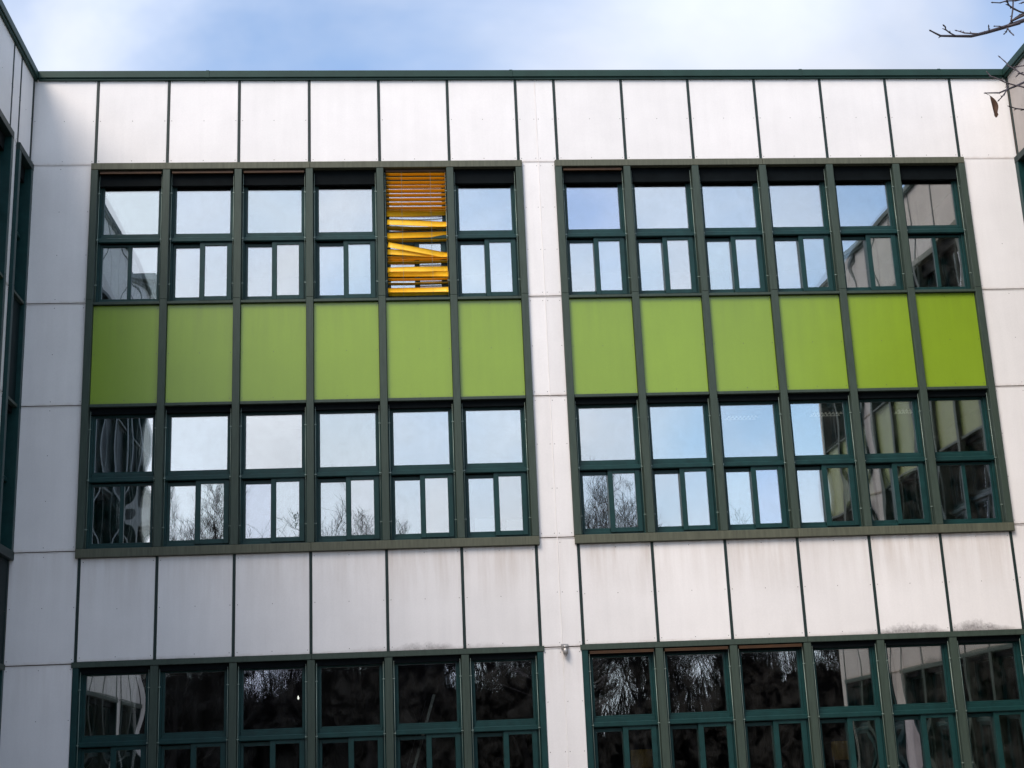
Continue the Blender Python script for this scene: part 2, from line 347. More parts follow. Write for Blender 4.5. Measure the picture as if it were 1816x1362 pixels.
def make_window(root, x, row, w, kind, rnd, bow=0.0006, brown=False, blind_box=True):
    """x: axis of the mullion on the left; w: bay width"""
    zb, oh, bx = ROWS[row]
    a, e = MW, w-MW                     # clear opening
    mid = w*0.5
    def frame():
        b = MB()
        # outer frame and transom, stepped: outer member, then a bead round the upper pane
        b.cbox(a, a+.05, .125, .20, 0.0, 2.31); b.cbox(e-.05, e, .125, .20, 0.0, 2.31)
        b.cbox(a+.05, e-.05, .127, .20, 2.19, 2.31); b.cbox(a+.05, e-.05, .127, .20, 0.0, .075)
        ring(b, a+.05, e-.05, 1.235, 2.19, .038, .142, .198, tb=.03, tt=.028)
        b.cbox(a+.0505, e-.0505, .115, .198, 1.13, 1.235, .006)      # transom
        b.cbox(a+.004, e-.004, .062, .124, 1.088, 1.168, .012)         # drip rail
        if kind == 'fixed':
            ring(b, a+.05, e-.05, .075, 1.075, .04, .148, .198)
            b.cbox(mid-.032, mid+.032, .144, .198, .115, 1.035)
        return b.mesh('window', M_TEAL)
    win = put('window', cached(('win', round(w,3), kind), frame), root, (x, 0, zb))
    def tilt(o):
        o.rotation_euler = (rnd.gauss(0, .0028), 0, rnd.gauss(0, .0028))
    gx0, gx1 = a+.088, e-.088
    p = put('pane', pane_mesh(gx1-gx0+.01, .885+.02, bow, rnd.randint(0, 5)), win, (gx0-.005, .168, 1.257)); tilt(p)
    if kind == 'fixed':
        for (u0, u1) in ((a+.09, mid-.032), (mid+.032, e-.09)):
            p = put('pane', pane_mesh(u1-u0+.01, .92+.01, bow, rnd.randint(0, 5)), win, (u0-.005, .172, .111)); tilt(p)
    else:
        # inner sash on the left track, outer sash on the right track
        sl = cached(('sashL', round(w,3)), lambda: ring(MB(), a+.05, mid+.005, .075, 1.075, .045, .160, .205, tb=.06, tt=.06).mesh('sash', M_TEAL))
        sr = cached(('sashR', round(w,3)), lambda: ring(MB(), mid-.04, e-.045, .055, 1.09, .085, .100, .158, tb=.075, tt=.06).mesh('sash', M_TEAL))
        put('sash', sl, win); put('sash', sr, win)
        u0, u1 = a+.095, mid-.04
        p = put('pane', pane_mesh(u1-u0+.01, .88+.01, bow, rnd.randint(0, 5)), win, (u0-.005, .178, .131)); tilt(p)
        u0, u1 = mid+.045, e-.13
        p = put('pane', pane_mesh(u1-u0+.01, .90+.01, bow, rnd.randint(0, 5)), win, (u0-.005, .122, .126)); tilt(p)
    if blind_box:
        put('blind_box', cached(('bb', row, round(w,3)), lambda: MB().box(a+.012, e-.012, .05, .124, bx, oh+.02).mesh('blind_box', M_BLACK)), win)
    if brown:
        def pk():
            b = MB()
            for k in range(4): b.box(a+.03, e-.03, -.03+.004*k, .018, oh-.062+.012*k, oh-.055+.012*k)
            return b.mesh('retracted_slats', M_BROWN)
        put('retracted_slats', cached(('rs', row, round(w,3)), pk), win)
    return win

def facade(root, x_start, x_end, blocks, top_pieces, dirty=False, seed=1, wires=False, bead_x=None, bow0=None, stains=None, brown=(), shade_from=None, dark_frames=False):
    """blocks: list of (x0, number of bays, bay width)"""
    rnd = random.Random(seed)
    PM = M_DIRTY if dirty else M_PANEL
    stains = stains or {}
    screws = MB()
    def panel(x0, x1, z0, z1, y0=0.0, stain=None, runoff=0.0, screw=True, kind='wall_panel', m=None):
        me = cached(('panel', round(x1-x0,3), round(z1-z0,3), kind, dirty), lambda: MB().cbox(0, x1-x0, 0, .022, 0, z1-z0, .003).mesh(kind, m or PM))
        o = put(kind, me, root, (x0, y0+rnd.uniform(-.0012, .0012), z0), (rnd.gauss(0,.0006), 0, rnd.gauss(0,.0008)))
        if kind in ('wall_panel', 'spandrel_panel'):
            if kind == 'spandrel_panel': runoff = rnd.uniform(.1, .45)
            o['stain'] = float(stain[0]) if stain else 0.0; o['stain_centre'] = float(stain[1]) if stain else 0.0
            o['runoff'] = float(runoff); o['panel_height'] = float(z1-z0)
        if screw:
            nz = 4 if z1-z0 > 2.2 else 3
            xs = [x0+.035, x1-.035] + ([(x0+x1)/2] if x1-x0 > .7 else [])
            for xx in xs:
                for k in range(nz):
                    zz = z0+.06+(z1-z0-.12)*k/(nz-1)
                    if rnd.random() < .85:
                        screws.lathe((xx+rnd.uniform(-.004,.004), y0-.004, zz), [(.007,.002),(.0075,.006)], 6, 'y')
        return o
    def strip(x, z0, z1, wd=.042):
        put('joint_strip', cached(('strip', round(z1-z0,3)), lambda: MB().cbox(-wd/2, wd/2, -.010, .02, 0, z1-z0, .003).mesh('joint_strip', M_STRIP)), root, (x, 0, z0))
    # --- solid core behind the cladding
    core = MB()
    if wires:      # closes the inner corners behind the wings
        core.box(x_start-.28, x_start-.001, .034, .299, 0, 13.59); core.box(x_end+.001, x_end+.28, .034, .299, 0, 13.59)
    core.box(x_start, x_end, .032, .30, 12.0, 13.62)
    core.box(x_start, x_end, .032, .30, 3.70, 5.30); core.box(x_start, x_end, .032, .30, 0, 1.25)
    edges = [x_start] + [v for bl in blocks for v in (bl[0], bl[0]+bl[1]*bl[2])] + [x_end]
    for k in range(0, len(edges), 2):
        if edges[k+1]-edges[k] > .02: core.box(edges[k], edges[k+1], .033, .30, 1.25, 3.70); core.box(edges[k], edges[k+1], .033, .30, 5.30, 12.0)
    for bl in blocks: core.box(bl[0], bl[0]+bl[1]*bl[2], .05, .30, 7.80, 9.49)
    build('wall_core', core, M_BACK, root)
    # --- piers
    lev = [12.0, 9.528, 7.784, 5.413, 3.667, 1.23, 0.02]
    for k in range(0, len(edges), 2):
        p0, p1 = edges[k], edges[k+1]
        if p1-p0 < .1: continue
        first, last = (k == 0), (k+2 >= len(edges))
        cuts = [p0, p1]
        if bead_x is not None and p0 < bead_x < p1: cuts = [p0, bead_x, p1]
        for c in range(len(cuts)-1):
            a0, a1 = cuts[c], cuts[c+1]
            for i in range(len(lev)-1):
                e0 = a0+(.058 if (c == 0 and not first and i < 5) else .004); e1 = a1-(.058 if (c == len(cuts)-2 and not last and i < 5) else .004)
                if i == 3: e0 = a0+(.024 if c == 0 and not first else .004); e1 = a1-(.024 if c == len(cuts)-2 and not last else .004)
                if i == 4: e0 = a0+(.036 if c == 0 and not first else .004); e1 = a1-(.036 if c == len(cuts)-2 and not last else .004)
                panel(e0, e1, lev[i+1]+.015, lev[i]-.015, runoff=.25 if i in (3, 4) else .05)
                if i < 5: put('joint_bead', cached(('jb', round(e1-e0,3), dirty), lambda: MB().cbox(0, e1-e0, -.006, .02, 0, .012, .002).mesh('joint_bead', M_BEAD if not dirty else M_DIRTY)), root, (e0, 0, lev[i]-.0148))
            e0 = a0+(.024 if c == 0 and not first else .004); e1 = a1-(.024 if c == len(cuts)-2 and not last else .004)
            panel(e0, e1, 12.007, 13.615)
    # --- window blocks
    for bi, (x0, nb, bw) in enumerate(blocks):
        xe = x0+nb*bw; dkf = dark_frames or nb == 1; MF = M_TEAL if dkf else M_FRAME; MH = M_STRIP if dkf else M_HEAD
        for k in range(nb+1):
            xm = x0+k*bw
            strip(xm, 12.012, 13.612); strip(xm, 3.702, 5.298)
            pieces = ((1.25, 3.608), ) if True else ()
            # row 3 mullions are set back, the upper ones stand proud and run over two storeys
            end = k in (0, nb)
            l, r = (MW if k else .055), (MW if k < nb else .055)
            put('mullion', cached(('mul3', k == 0, k == nb), lambda: MB().cbox(-(l if k else .034), (r if k < nb else .034), -.018, .15, 0, 3.608-1.25, .004).mesh('mullion', M_TEAL if end else M_FRAME)), root, (xm, 0, 1.25))
            put('mullion', cached(('mulA', k == 0, k == nb, dkf), lambda: MB().cbox(-l, r, -.062, .15, 0, 9.566-5.444, .005).mesh('mullion', MF)), root, (xm, 0, 5.444))
            put('mullion', cached(('mulB', k == 0, k == nb, dkf), lambda: MB().cbox(-l, r, -.060, .15, 0, 11.888-9.569, .005).mesh('mullion', MF)), root, (xm, 0, 9.569))
        # head and bottom frame in lengths
        cutsx = [x0-.055]+[x0+bw*k+.01 for k in range(3, nb, 3)]+[xe+.055]
        for c in range(len(cutsx)-1):
            ln = cutsx[c+1]-cutsx[c]-.003
            put('head_frame', cached(('head', round(ln,3), dkf), lambda: MB().cbox(0, ln, -.064, .10, 0, .118, .005).mesh('head_frame', MH)), root, (cutsx[c], 0, 11.891))
            put('bottom_frame', cached(('bot', round(ln,3), dkf), lambda: MB().cbox(0, ln, -.075, .15, 0, .138, .006).mesh('bottom_frame', MH)), root, (cutsx[c], 0, 5.302))
            put('head_strip', cached(('hs', round(ln,3)), lambda: MB().cbox(0, ln, -.028, .10, 0, .085, .004).mesh('head_strip', M_FRAME)), root, (cutsx[c], 0, 3.612))
            put('bottom_frame', cached(('bot3', round(ln,3)), lambda: MB().cbox(0, ln, -.06, .15, 0, .08, .006).mesh('bottom_frame', M_FRAME)), root, (cutsx[c], 0, 1.166))
        for k in range(nb):
            xb = x0+k*bw; a0, a1 = xb+MW, xb+bw-MW
            dk = nb == 1 or (shade_from is not None and xb < shade_from)  # left wing's green panels swapped for dark ones, shade put into the colour
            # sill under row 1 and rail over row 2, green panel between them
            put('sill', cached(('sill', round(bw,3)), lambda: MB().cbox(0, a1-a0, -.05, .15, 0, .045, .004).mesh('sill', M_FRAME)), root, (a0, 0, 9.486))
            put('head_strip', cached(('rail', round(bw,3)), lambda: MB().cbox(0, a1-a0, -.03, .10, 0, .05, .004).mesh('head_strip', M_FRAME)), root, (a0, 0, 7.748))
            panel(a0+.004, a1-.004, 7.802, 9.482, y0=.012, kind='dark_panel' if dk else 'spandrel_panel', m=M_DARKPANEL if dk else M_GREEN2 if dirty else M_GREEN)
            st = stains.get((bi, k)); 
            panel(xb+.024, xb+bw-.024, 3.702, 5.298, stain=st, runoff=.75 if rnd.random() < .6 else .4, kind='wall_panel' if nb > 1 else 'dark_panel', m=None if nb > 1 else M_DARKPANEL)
            panel(xb+.024, xb+bw-.024, 12.012, 13.612, runoff=.0)
            for row in range(3):
                kd = 'fixed' if ((bi == 0 and k == 0) or (bi == len(blocks)-1 and k == nb-1)) and row < 2 or nb == 1 else 'slider'
                bow = 0.00032*rnd.uniform(.4, 1.6)
                if bow0 and (bi, k) in bow0: bow = bow0[(bi, k)]
                make_window(root, xb, row, bw, kd, rnd, bow=bow, brown=(bi, k, row) in brown, blind_box=not (wires and (bi, k, row) == (0, 4, 0)))
                if wires:
                    zb, oh, bx = ROWS[row]
                    def wr():
                        b = MB(); b.tube((0,0,.03), (0,0,oh-.06), .0038, n=6)
                        for z in (.32, 1.12, 1.95): b.box(-.012,.022,-.006,.006,z-.006,z+.006); b.lathe((-.004,-.014,z), [(.008,0),(.010,.006),(.008,.014)], 8, 'y')
                        return b.mesh('guide_wire', M_WIRE)
                    def wr2():
                        b = MB(); b.tube((0,0,.03), (0,0,oh-.06), .0038, n=6)
                        for z in (.32, 1.12, 1.95): b.box(-.022,.012,-.006,.006,z-.006,z+.006); b.lathe((.004,-.014,z), [(.008,0),(.010,.006),(.008,.014)], 8, 'y')
                        return b.mesh('guide_wire', M_WIRE)
                    put('guide_wire', cached(('gw', row), wr), root, (a1-.022, .02, zb)); put('guide_wire', cached(('gw2', row), wr2), root, (a0+.022, .02, zb))
    # --- coping in lengths with small lapped joints
    for c in range(len(top_pieces)-1):
        c0, c1 = top_pieces[c], top_pieces[c+1]; ln = c1-c0-.004
        b = MB().cbox(0, ln, -.075, .45, 0, .128, .006).box(0, ln, -.045, .02, -.035, -.0005)
        if c < len(top_pieces)-2: b.box(ln-.05, ln+.0035, -.077, .3, .001, .132)
        build('coping', b, M_COPING, root, (c0, 0, 13.60))
    s = build('screws', screws, M_SCREW, root); s['kind'] = 'stuff'

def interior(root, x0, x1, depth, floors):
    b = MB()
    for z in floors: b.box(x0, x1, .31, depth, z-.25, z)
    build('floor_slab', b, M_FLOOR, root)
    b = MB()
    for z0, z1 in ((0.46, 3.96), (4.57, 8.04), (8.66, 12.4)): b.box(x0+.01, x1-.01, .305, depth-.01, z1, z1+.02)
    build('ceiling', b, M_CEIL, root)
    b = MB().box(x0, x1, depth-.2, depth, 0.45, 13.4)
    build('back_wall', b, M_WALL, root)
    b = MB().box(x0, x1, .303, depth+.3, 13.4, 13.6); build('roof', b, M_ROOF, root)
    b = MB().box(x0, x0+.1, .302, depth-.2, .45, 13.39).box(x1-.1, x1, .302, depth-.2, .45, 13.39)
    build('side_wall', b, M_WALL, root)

# central block -----------------------------------------------------------------
GAP = 0.682; RB = 7.2+GAP
main = thing('building', 'white and green panelled middle block with two six bay window fields', 'building')
facade(main, -1.075, 16.14, [(0, 6, 1.2), (RB, 6, 1.2)], [-1.0, 1.887, 7.157, 12.362, 14.914, 16.07], seed=3, wires=True, bead_x=7.545,
       bow0={(0, 0): .0017, (1, 3): .0008, (1, 4): .0010, (1, 5): .0009},
       stains={(0, 3): (.45, 1.05), (0, 4): (.8, .55), (0, 5): (.55, .1), (0, 0): (.3, 1.0), (0, 1): (.3, .1), (1, 3): (.5, 1.05), (1, 4): (1.1, .5), (1, 5): (1.1, .42)},
       brown={(0, 0, 0), (0, 1, 0), (1, 0, 0), (1, 0, 2), (1, 1, 2), (1, 2, 2), (0, 2, 0)})
b = MB()
for i in range(5):
    z0, z1 = [(12.0, 13.6), (9.54, 11.99), (7.79, 9.52), (3.68, 7.77), (0.05, 3.65)][i]
    b.lathe((0, 0, z0), [(.005, 0), (.005, z1-z0)], 8)
build('cover_bead', b, M_BEAD, main, (7.545, -.004, 0))
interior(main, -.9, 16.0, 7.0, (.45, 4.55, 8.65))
# side wings ---------------------------------------------------------------------
WL = 12.7
LL = 11.0
lw_ = thing('building_wing', 'shaded wing projecting on the left with dark window frames', 'building wing', (-1.075, -LL, 0), R(90))
facade(lw_, 0, LL, [(.35, 2, .85), (LL-1.31-7.2, 6, 1.2), (LL-.84, 1, .78)], [-.06, 4.2, 8.4, LL+.0], seed=11, shade_from=LL-2.6, dark_frames=True)
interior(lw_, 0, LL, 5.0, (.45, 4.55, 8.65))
rw_ = thing('building_wing', 'soiled wing projecting on the right, its coping rising at the picture edge', 'building wing', (16.14, 0, 0), R(-90))
facade(rw_, 0, WL, [(.06, 1, .78), (1.31, 6, 1.2), (1.31+7.2+.682, 3, 1.13)], [0, 4.2, 8.4, WL+.06], dirty=True, seed=12,
       stains={(1, 1): (.6, .5), (1, 3): (.6, .4), (1, 4): (.9, .6)})
interior(rw_, 0, WL, 5.0, (.45, 4.55, 8.65))
# end walls of the wings (towards the camera) and rear faces
build('end_wall', MB().box(-.25, -.001, .005, 5.3, 0, 13.72), M_PANEL, lw_)
build('end_wall', MB().box(WL+.001, WL+.25, .005, 5.3, 0, 13.72), M_DIRTY, rw_)
build('outer_wall', MB().box(-.25, LL+6.0, 5.301, 5.5, 0, 13.6), M_CORE, lw_)
build('outer_wall', MB().box(-6.0, WL+.25, 5.301, 5.5, 0, 13.6), M_CORE, rw_)
build('outer_wall', MB().box(-.9, 16.0, 7.31, 7.5, 0, 13.6), M_CORE, main)

# ------------------------------------------------------------------ yellow outside blind with fallen slats
bl = thing('venetian_blind', 'broken yellow outdoor blind with crooked fallen slats hanging in an upper window', 'blind', (5.415, .05, 9.53))
def slat(sag, twist, kink):
    """thin curved strip; the broken ones sag, twist or are bent near one end"""
    b = MB(); n = 6; mseg = 12; wv = .097; th = .0016
    for side in (0, 1):
        for q in range(mseg+1):
            xx = -.51+1.02*q/mseg; f = xx/.51
            dz = -sag*(1-f*f)+(kink*max(0, f-.45) if kink else 0); a = twist*f
            for i in range(n+1):
                t = (i/n-.5)*wv; c = .008*(1-4*(i/n-.5)**2)+(th if side == 0 else 0)
                b.v.append((xx, t*math.cos(a)-c*math.sin(a), c*math.cos(a)+t*math.sin(a)+dz))
    k = (n+1)*(mseg+1)
    for q in range(mseg):
        for i in range(n):
            p = q*(n+1)+i; b.f.append((p,p+n+1,p+n+2,p+1)); b.f.append((k+p,k+p+1,k+p+n+2,k+p+n+1)); b.sm += [True, True]
        for p in (q*(n+1), q*(n+1)+n): b.f.append((p,p+n+1,k+p+n+1,k+p)); b.sm.append(False)
    for p0 in (0, mseg*(n+1)):
        for i in range(n): b.f.append((p0+i,p0+i+1,k+p0+i+1,k+p0+i)); b.sm.append(False)
    return b.mesh('slat', M_YELLOW)
SLATS = [slat(0,0,0), slat(.004,.06,0), slat(.010,.18,.02), slat(-.006,-.22,-.03)]
def zy(y):
    P = [(155, 11.80), (465, 11.181), (593, 10.928), (713, 10.692), (808, 10.506), (1038, 10.059), (1265, 9.622)]
    for (a, za), (c, zc) in zip(P, P[1:]):
        if y <= c or (c, zc) == P[-1]: return za+(zc-za)*(y-a)/(c-a)
#  heights at the left and right end (from the survey list), pitch of the slat in degrees, depth offset
rows_ = [(155,155,4,0),(192,192,3,0),(230,230,5,0),(268,268,4,0),(307,307,6,0),(346,346,3,0),(386,386,4,0),(426,425,5,0),(466,465,3,0),(497,495,10,.005),
         (522,520,38,0),(596,625,84,-.012),(650,650,6,.01),(722,714,62,-.006),(768,768,4,.008),(806,916,80,-.02),(868,905,72,.004),(925,930,8,.02),(944,938,5,.03),(972,970,6,0),
         (1040,1036,86,-.01),(1078,1077,58,.005),(1128,1126,6,.01),(1168,1166,4,.01),(1234,1230,84,-.012),(1262,1260,25,.012)]
for yl, yr, pt, dy in rows_:
    if pt < 12: pt += 2
    zl, zr = zy(yl), zy(yr)
    e = put('slat', SLATS[(0 if pt < 13 and yl < 480 else 1 if pt < 30 else random.choice((2, 3)))], bl, (random.uniform(-.006,.006), dy, (zl+zr)/2-9.53), (R(-pt), -math.atan2(zr-zl, 1.02)*1.0, random.gauss(0,.006)))
for xx in (-.25, .245):
    pts = [(xx+.004*math.sin(k*1.7), -.046+.004*math.sin(k*2.3), 2.30-k*.225) for k in range(11)]
    build('cord', MB().path(pts, .0018, .0018, 5), M_WIRE, bl)
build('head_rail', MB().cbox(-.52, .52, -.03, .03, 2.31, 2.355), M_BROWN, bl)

# ------------------------------------------------------------------ small lamp on the pier
lp = thing('wall_lamp', 'small grey lamp fixed to the white pier between the window fields', 'lamp', (7.578, -.006, 3.64))
build('bracket', MB().cbox(-.055, .055, -.03, 0, -.005, .075, .006), M_STEEL, lp)
build('lamp_body', MB().lathe((0, -.075, -.06), [(.02, -.035), (.036, -.03), (.043, 0), (.043, .05), (.036, .058), (.036, .075), (.048, .08), (.048, .1), (.03, .108)], 14), M_STEEL, lp)
build('lamp_cap', MB().lathe((0, -.075, -.125), [(.012, 0), (.022, .012), (.022, .03)], 12), M_STEEL, lp)
build('conduit', MB().tube((-.012, -.03, .03), (-.012, -.08, .03), .014, n=8), M_STEEL, lp)

# ------------------------------------------------------------------ bare trees
def grow(seed, h, spread, levels, trunk_r, n_main, lean=0.0, up=.62, low=.22):
    rnd = random.Random(seed); segs = []
    def branch(p, d, L, r, lev):
        n = 4 if lev < 2 else 3
        pts = [p]; q = p.copy(); dd = d.copy()
        for i in range(n):
            dd = (dd+Vector((rnd.gauss(0,.13), rnd.gauss(0,.13), rnd.gauss(.07,.09)))*(1 if lev else .35)).normalized()
            q = q+dd*(L/n); pts.append(q.copy())
        segs.append((pts, r, r*(.5 if lev else .45), lev))
        if lev >= levels: return
        cnt = n_main if lev == 0 else rnd.randint(4, 6)
        for c in range(cnt):
            t = low+(1-low)*(c+rnd.random())/cnt if lev == 0 else rnd.uniform(.2, 1.0)
            f = min(t*n, n-.001); i = int(f); pp = pts[i].lerp(pts[i+1], f-i)
            ax = (pts[i+1]-pts[i]).normalized()
            side = ax.orthogonal().normalized(); side.rotate(Matrix.Rotation(rnd.uniform(0, 6.283), 3, ax))
            ang = rnd.uniform(.45, .95) if lev else rnd.uniform(.5, 1.0)*spread
            nd = (ax*math.cos(ang)+side*math.sin(ang)); nd = (nd+Vector((0,0,up*.35))).normalized()
            ln = L*rnd.uniform(.38, .62)*(1.05-.45*t if lev == 0 else 1.0)
            branch(pp, nd, ln, max(r*(1-.5*t)*rnd.uniform(.38,.58), .006), lev+1)
    branch(Vector((0,0,0)), Vector((lean,0,1)).normalized(), h, trunk_r, 0)
    tr, cw = MB(), MB()
    for pts, r0, r1, lev in segs:
        if lev == 0: tr.path(pts, r0, r1, 8)
        else: cw.path(pts, r0, max(r1, .004), 4 if lev == 1 else 3)
    return tr.mesh('trunk', M_BARK), cw.mesh('crown', M_BARK)
def fit(pair, top):
    zm = max(v.co.z for v in pair[1].vertices); return pair[0], pair[1], top/zm
KINDS = [fit(grow(21, 11.5, .55, 5, .15, 15, up=1.3), 1), fit(grow(35, 12.0, .6, 4, .12, 17, up=.9), 1), fit(grow(48, 6.0, .9, 5, .13, 12, up=.8), 1), fit(grow(59, 6.0, .95, 5, .12, 11, lean=-.08, up=.8), 1)]
def bare_tree(kind, x, y, rz, top, label, group=None):
    t = thing('bare_tree', label, 'tree', (x, y, -.02), rz, group); s = top*KINDS[kind][2]; t.scale = (s, s, s)
    put('trunk', KINDS[kind][0], t); put('crown', KINDS[kind][1], t)
rt_ = random.Random(5)
TALL = [(0,-3.9,-45,16.2,'dense tall bare tree mirrored in the right lower pane of the second middle row bay'),
        (0,-6.0,-48,14.6,'fainter bare treetop mirrored in the left lower pane of the second middle row bay'),
        (0,15.2,-44,16.4,'dark dense bare treetop mirrored in the right lower pane just right of the white pier'),
        (0,13.6,-46,16.0,'dark dense bare treetop mirrored in the left lower pane just right of the white pier'),
        (1,1.6,-45,16.4,'slender bare tree with one straight leader mirrored in the fourth middle row bay'),
        (0,3.6,-45,15.2,'bushy bare treetop mirrored in the right lower pane of the fourth middle row bay'),
        (1,18.7,-45,15.3,'thin pale bare treetop mirrored in the second middle row bay right of the pier'),
        (1,-1.5,-49,14.4,'low wispy bare treetop mirrored in the third middle row bay from the left'),
        (1,6.0,-47,13.8,'small wispy bare treetop mirrored in the fifth middle row bay from the left'),
        (1,20.2,-46,14.0,'lowest bare twigs mirrored in the third middle row bay right of the pier'),
        (0,16.4,-47,15.6,'bare treetop mirrored at the sill of the second middle row bay right of the pier'),
        (1,2.6,-48,15.4,'thin bare treetop mirrored between two taller ones in the fourth middle row bay')]
for k, x, y, s, lb in TALL:
    bare_tree(k, x, y, rt_.uniform(0,6.28), s, lb, 'tall bare trees mirrored in the window panes')
for i in range(30):
    x = -24+i*1.9+rt_.uniform(-.8,.8); y = rt_.choice((-39,-42,-46,-49))+rt_.uniform(-1.5,1.5)
    bare_tree(2+i % 2, x, y, rt_.uniform(0,6.28), rt_.uniform(8.5,11.5), 'low spreading leafless tree mirrored in the dark ground floor windows', 'low bare trees mirrored in the ground floor windows')
# dense scrub below them
sc = MB(); rs = random.Random(9)
def scrub_top(x): return 6.6+.7*math.sin(x*.35)+.5*math.sin(x*1.1+1)-(1.9 if 12 < x < 24 else 0)
for i in range(17000):
    x = rs.uniform(-34, 44); y = -50+rs.uniform(-6.5, 5); back = (y < -51)
    h = (scrub_top(x)+(3.4 if back else 1.6))*rs.uniform(.5, 1.0); bx = rs.gauss(0,.8)
    sc.path([(x, y, 0), (x+bx*.3, y+rs.uniform(-.3,.3), h*.6), (x+bx, y+rs.uniform(-.4,.4), h)], .032, .005, 3)
o = build('undergrowth', sc, M_SCRUB); o['kind'] = 'stuff'; o['label'] = 'dark thicket mirrored low in the ground floor windows'
hg = MB()
for i in range(190):
    x = -46+i*.52; hh = scrub_top(x)+(1.0 if x < 8 else .0)+rs.uniform(-.35,.35)
    hg.path([(x,-56+rs.uniform(-.5,.5),0),(x+rs.uniform(-.3,.3),-56.2,hh*.6),(x+rs.uniform(-.3,.3),-56,hh*.93),(x+rs.uniform(-.3,.3),-56,hh)], .9, .35, 6)
o = build('thicket', hg, M_SCRUB); o['kind'] = 'stuff'; o['label'] = 'dense dark hedge mass behind the bare trees'

# the tree whose branch tips reach into the picture
nt_ = thing('bare_tree', 'leafless tree reaching thin budding branch tips into the top right corner', 'tree', (9.9, -17.4, -.02))
BR = [[[[7.772,-17.592,4.666],[7.674,-17.635,4.623],[7.581,-17.677,4.575],[7.482,-17.718,4.523],[7.377,-17.759,4.474],[7.291,-17.804,4.432],[7.206,-17.853,4.405],[7.125,-17.903,4.378],[7.081,-17.957,4.359],[7.039,-18.012,4.339]],0.014,0.0035],[[[7.161,-17.952,4.351],[7.128,-17.98,4.347],[7.101,-18.008,4.345],[7.088,-18.037,4.34],[7.07,-18.064,4.331]],0.004,0.003],[[[7.285,-17.873,4.404],[7.279,-17.833,4.428],[7.27,-17.792,4.453],[7.274,-17.753,4.481],[7.275,-17.714,4.508]],0.0045,0.0028],[[[7.344,-17.853,4.426],[7.332,-17.877,4.423],[7.321,-17.902,4.42]],0.0035,0.0028],[[[7.439,-17.793,4.479],[7.453,-17.718,4.525],[7.47,-17.643,4.568]],0.0035,0.0028],[[[7.448,-17.793,4.477],[7.43,-17.846,4.428],[7.415,-17.9,4.384]],0.004,0.003],[[[7.445,-17.8,4.467],[7.468,-17.74,4.486],[7.487,-17.681,4.511]],0.0035,0.0028],[[[7.448,-17.794,4.48],[7.508,-17.719,4.546],[7.564,-17.643,4.605],[7.626,-17.566,4.665],[7.691,-17.489,4.721],[7.806,-17.418,4.781]],0.006,0.004],[[[7.477,-17.775,4.515],[7.507,-17.728,4.564],[7.538,-17.685,4.624],[7.566,-17.643,4.688],[7.597,-17.601,4.752]],0.0045,0.004],[[[7.644,-17.58,4.665],[7.606,-17.609,4.653],[7.568,-17.639,4.648],[7.54,-17.669,4.64],[7.515,-17.699,4.632],[7.496,-17.731,4.628],[7.477,-17.766,4.634]],0.0055,0.004],[[[7.576,-17.634,4.69],[7.506,-17.703,4.648],[7.445,-17.771,4.599],[7.379,-17.841,4.559]],0.0042,0.003],[[[7.507,-17.713,4.623],[7.526,-17.691,4.631],[7.546,-17.668,4.634]],0.003,0.003],[[[7.923,-17.174,4.617],[7.821,-17.222,4.551],[7.744,-17.277,4.506],[7.68,-17.333,4.46],[7.617,-17.39,4.417],[7.545,-17.445,4.37],[7.486,-17.506,4.339],[7.427,-17.567,4.307]],0.0085,0.003],[[[7.674,-17.409,4.414],[7.671,-17.384,4.432],[7.667,-17.358,4.448],[7.649,-17.333,4.471],[7.634,-17.309,4.494],[7.619,-17.286,4.522],[7.607,-17.261,4.543],[7.605,-17.239,4.573]],0.0055,0.003],[[[7.582,-17.446,4.386],[7.55,-17.485,4.349],[7.518,-17.524,4.313],[7.481,-17.563,4.276]],0.004,0.003],[[[7.655,-17.321,4.476],[7.638,-17.34,4.458],[7.624,-17.36,4.438]],0.003,0.0028],[[[7.845,-17.246,4.525],[7.807,-17.203,4.571],[7.792,-17.161,4.61],[7.796,-17.12,4.649],[7.786,-17.079,4.69],[7.789,-17.039,4.735],[7.787,-16.999,4.779]],0.006,0.003],[[[7.842,-17.176,4.647],[7.82,-17.15,4.654],[7.79,-17.123,4.661]],0.004,0.003],[[[7.782,-17.207,4.59],[7.753,-17.226,4.573],[7.732,-17.244,4.553]],0.004,0.003],[[[7.569,-17.65,4.187],[7.524,-17.678,4.178],[7.479,-17.706,4.168],[7.439,-17.736,4.162]],0.0042,0.003],[[[7.663,-17.595,4.71],[7.637,-17.592,4.709],[7.63,-17.591,4.707]],0.004,0.003]]
def loc(p): return (p[0]-9.9, p[1]+17.4, p[2]+.02)
build('trunk', MB().path([(0,0,0),(.03,.02,1.2),(-.02,.05,2.6),(.04,.0,4.2),(.02,-.05,6.0),(.1,.0,7.6)], .15, .03, 10), M_BARK, nt_)
cw = MB()
for i, (pts, r0, r1) in enumerate(BR):
    L = [loc(p) for p in pts]
    # gentle irregularity and swollen buds along the twig
    r0 *= .72; r1 *= .75; cw.path(L, r0, r1, 6)
    rb = random.Random(i)
    for j in range(1, len(L)):
        p = Vector(L[j]); d = (p-Vector(L[j-1])).normalized()
        if j == len(L)-1: cw.path([p-d*.004, p+d*.006, p+d*.016], r1*1.5, .0012, 6)
        else:
            sd = d.orthogonal().normalized(); sd.rotate(Matrix.Rotation(rb.uniform(0,6.28), 3, d))
            cw.path([p-d*.004, p+sd*.003+d*.006, p+sd*.008+d*.014], r1*1.45, .0012, 6)
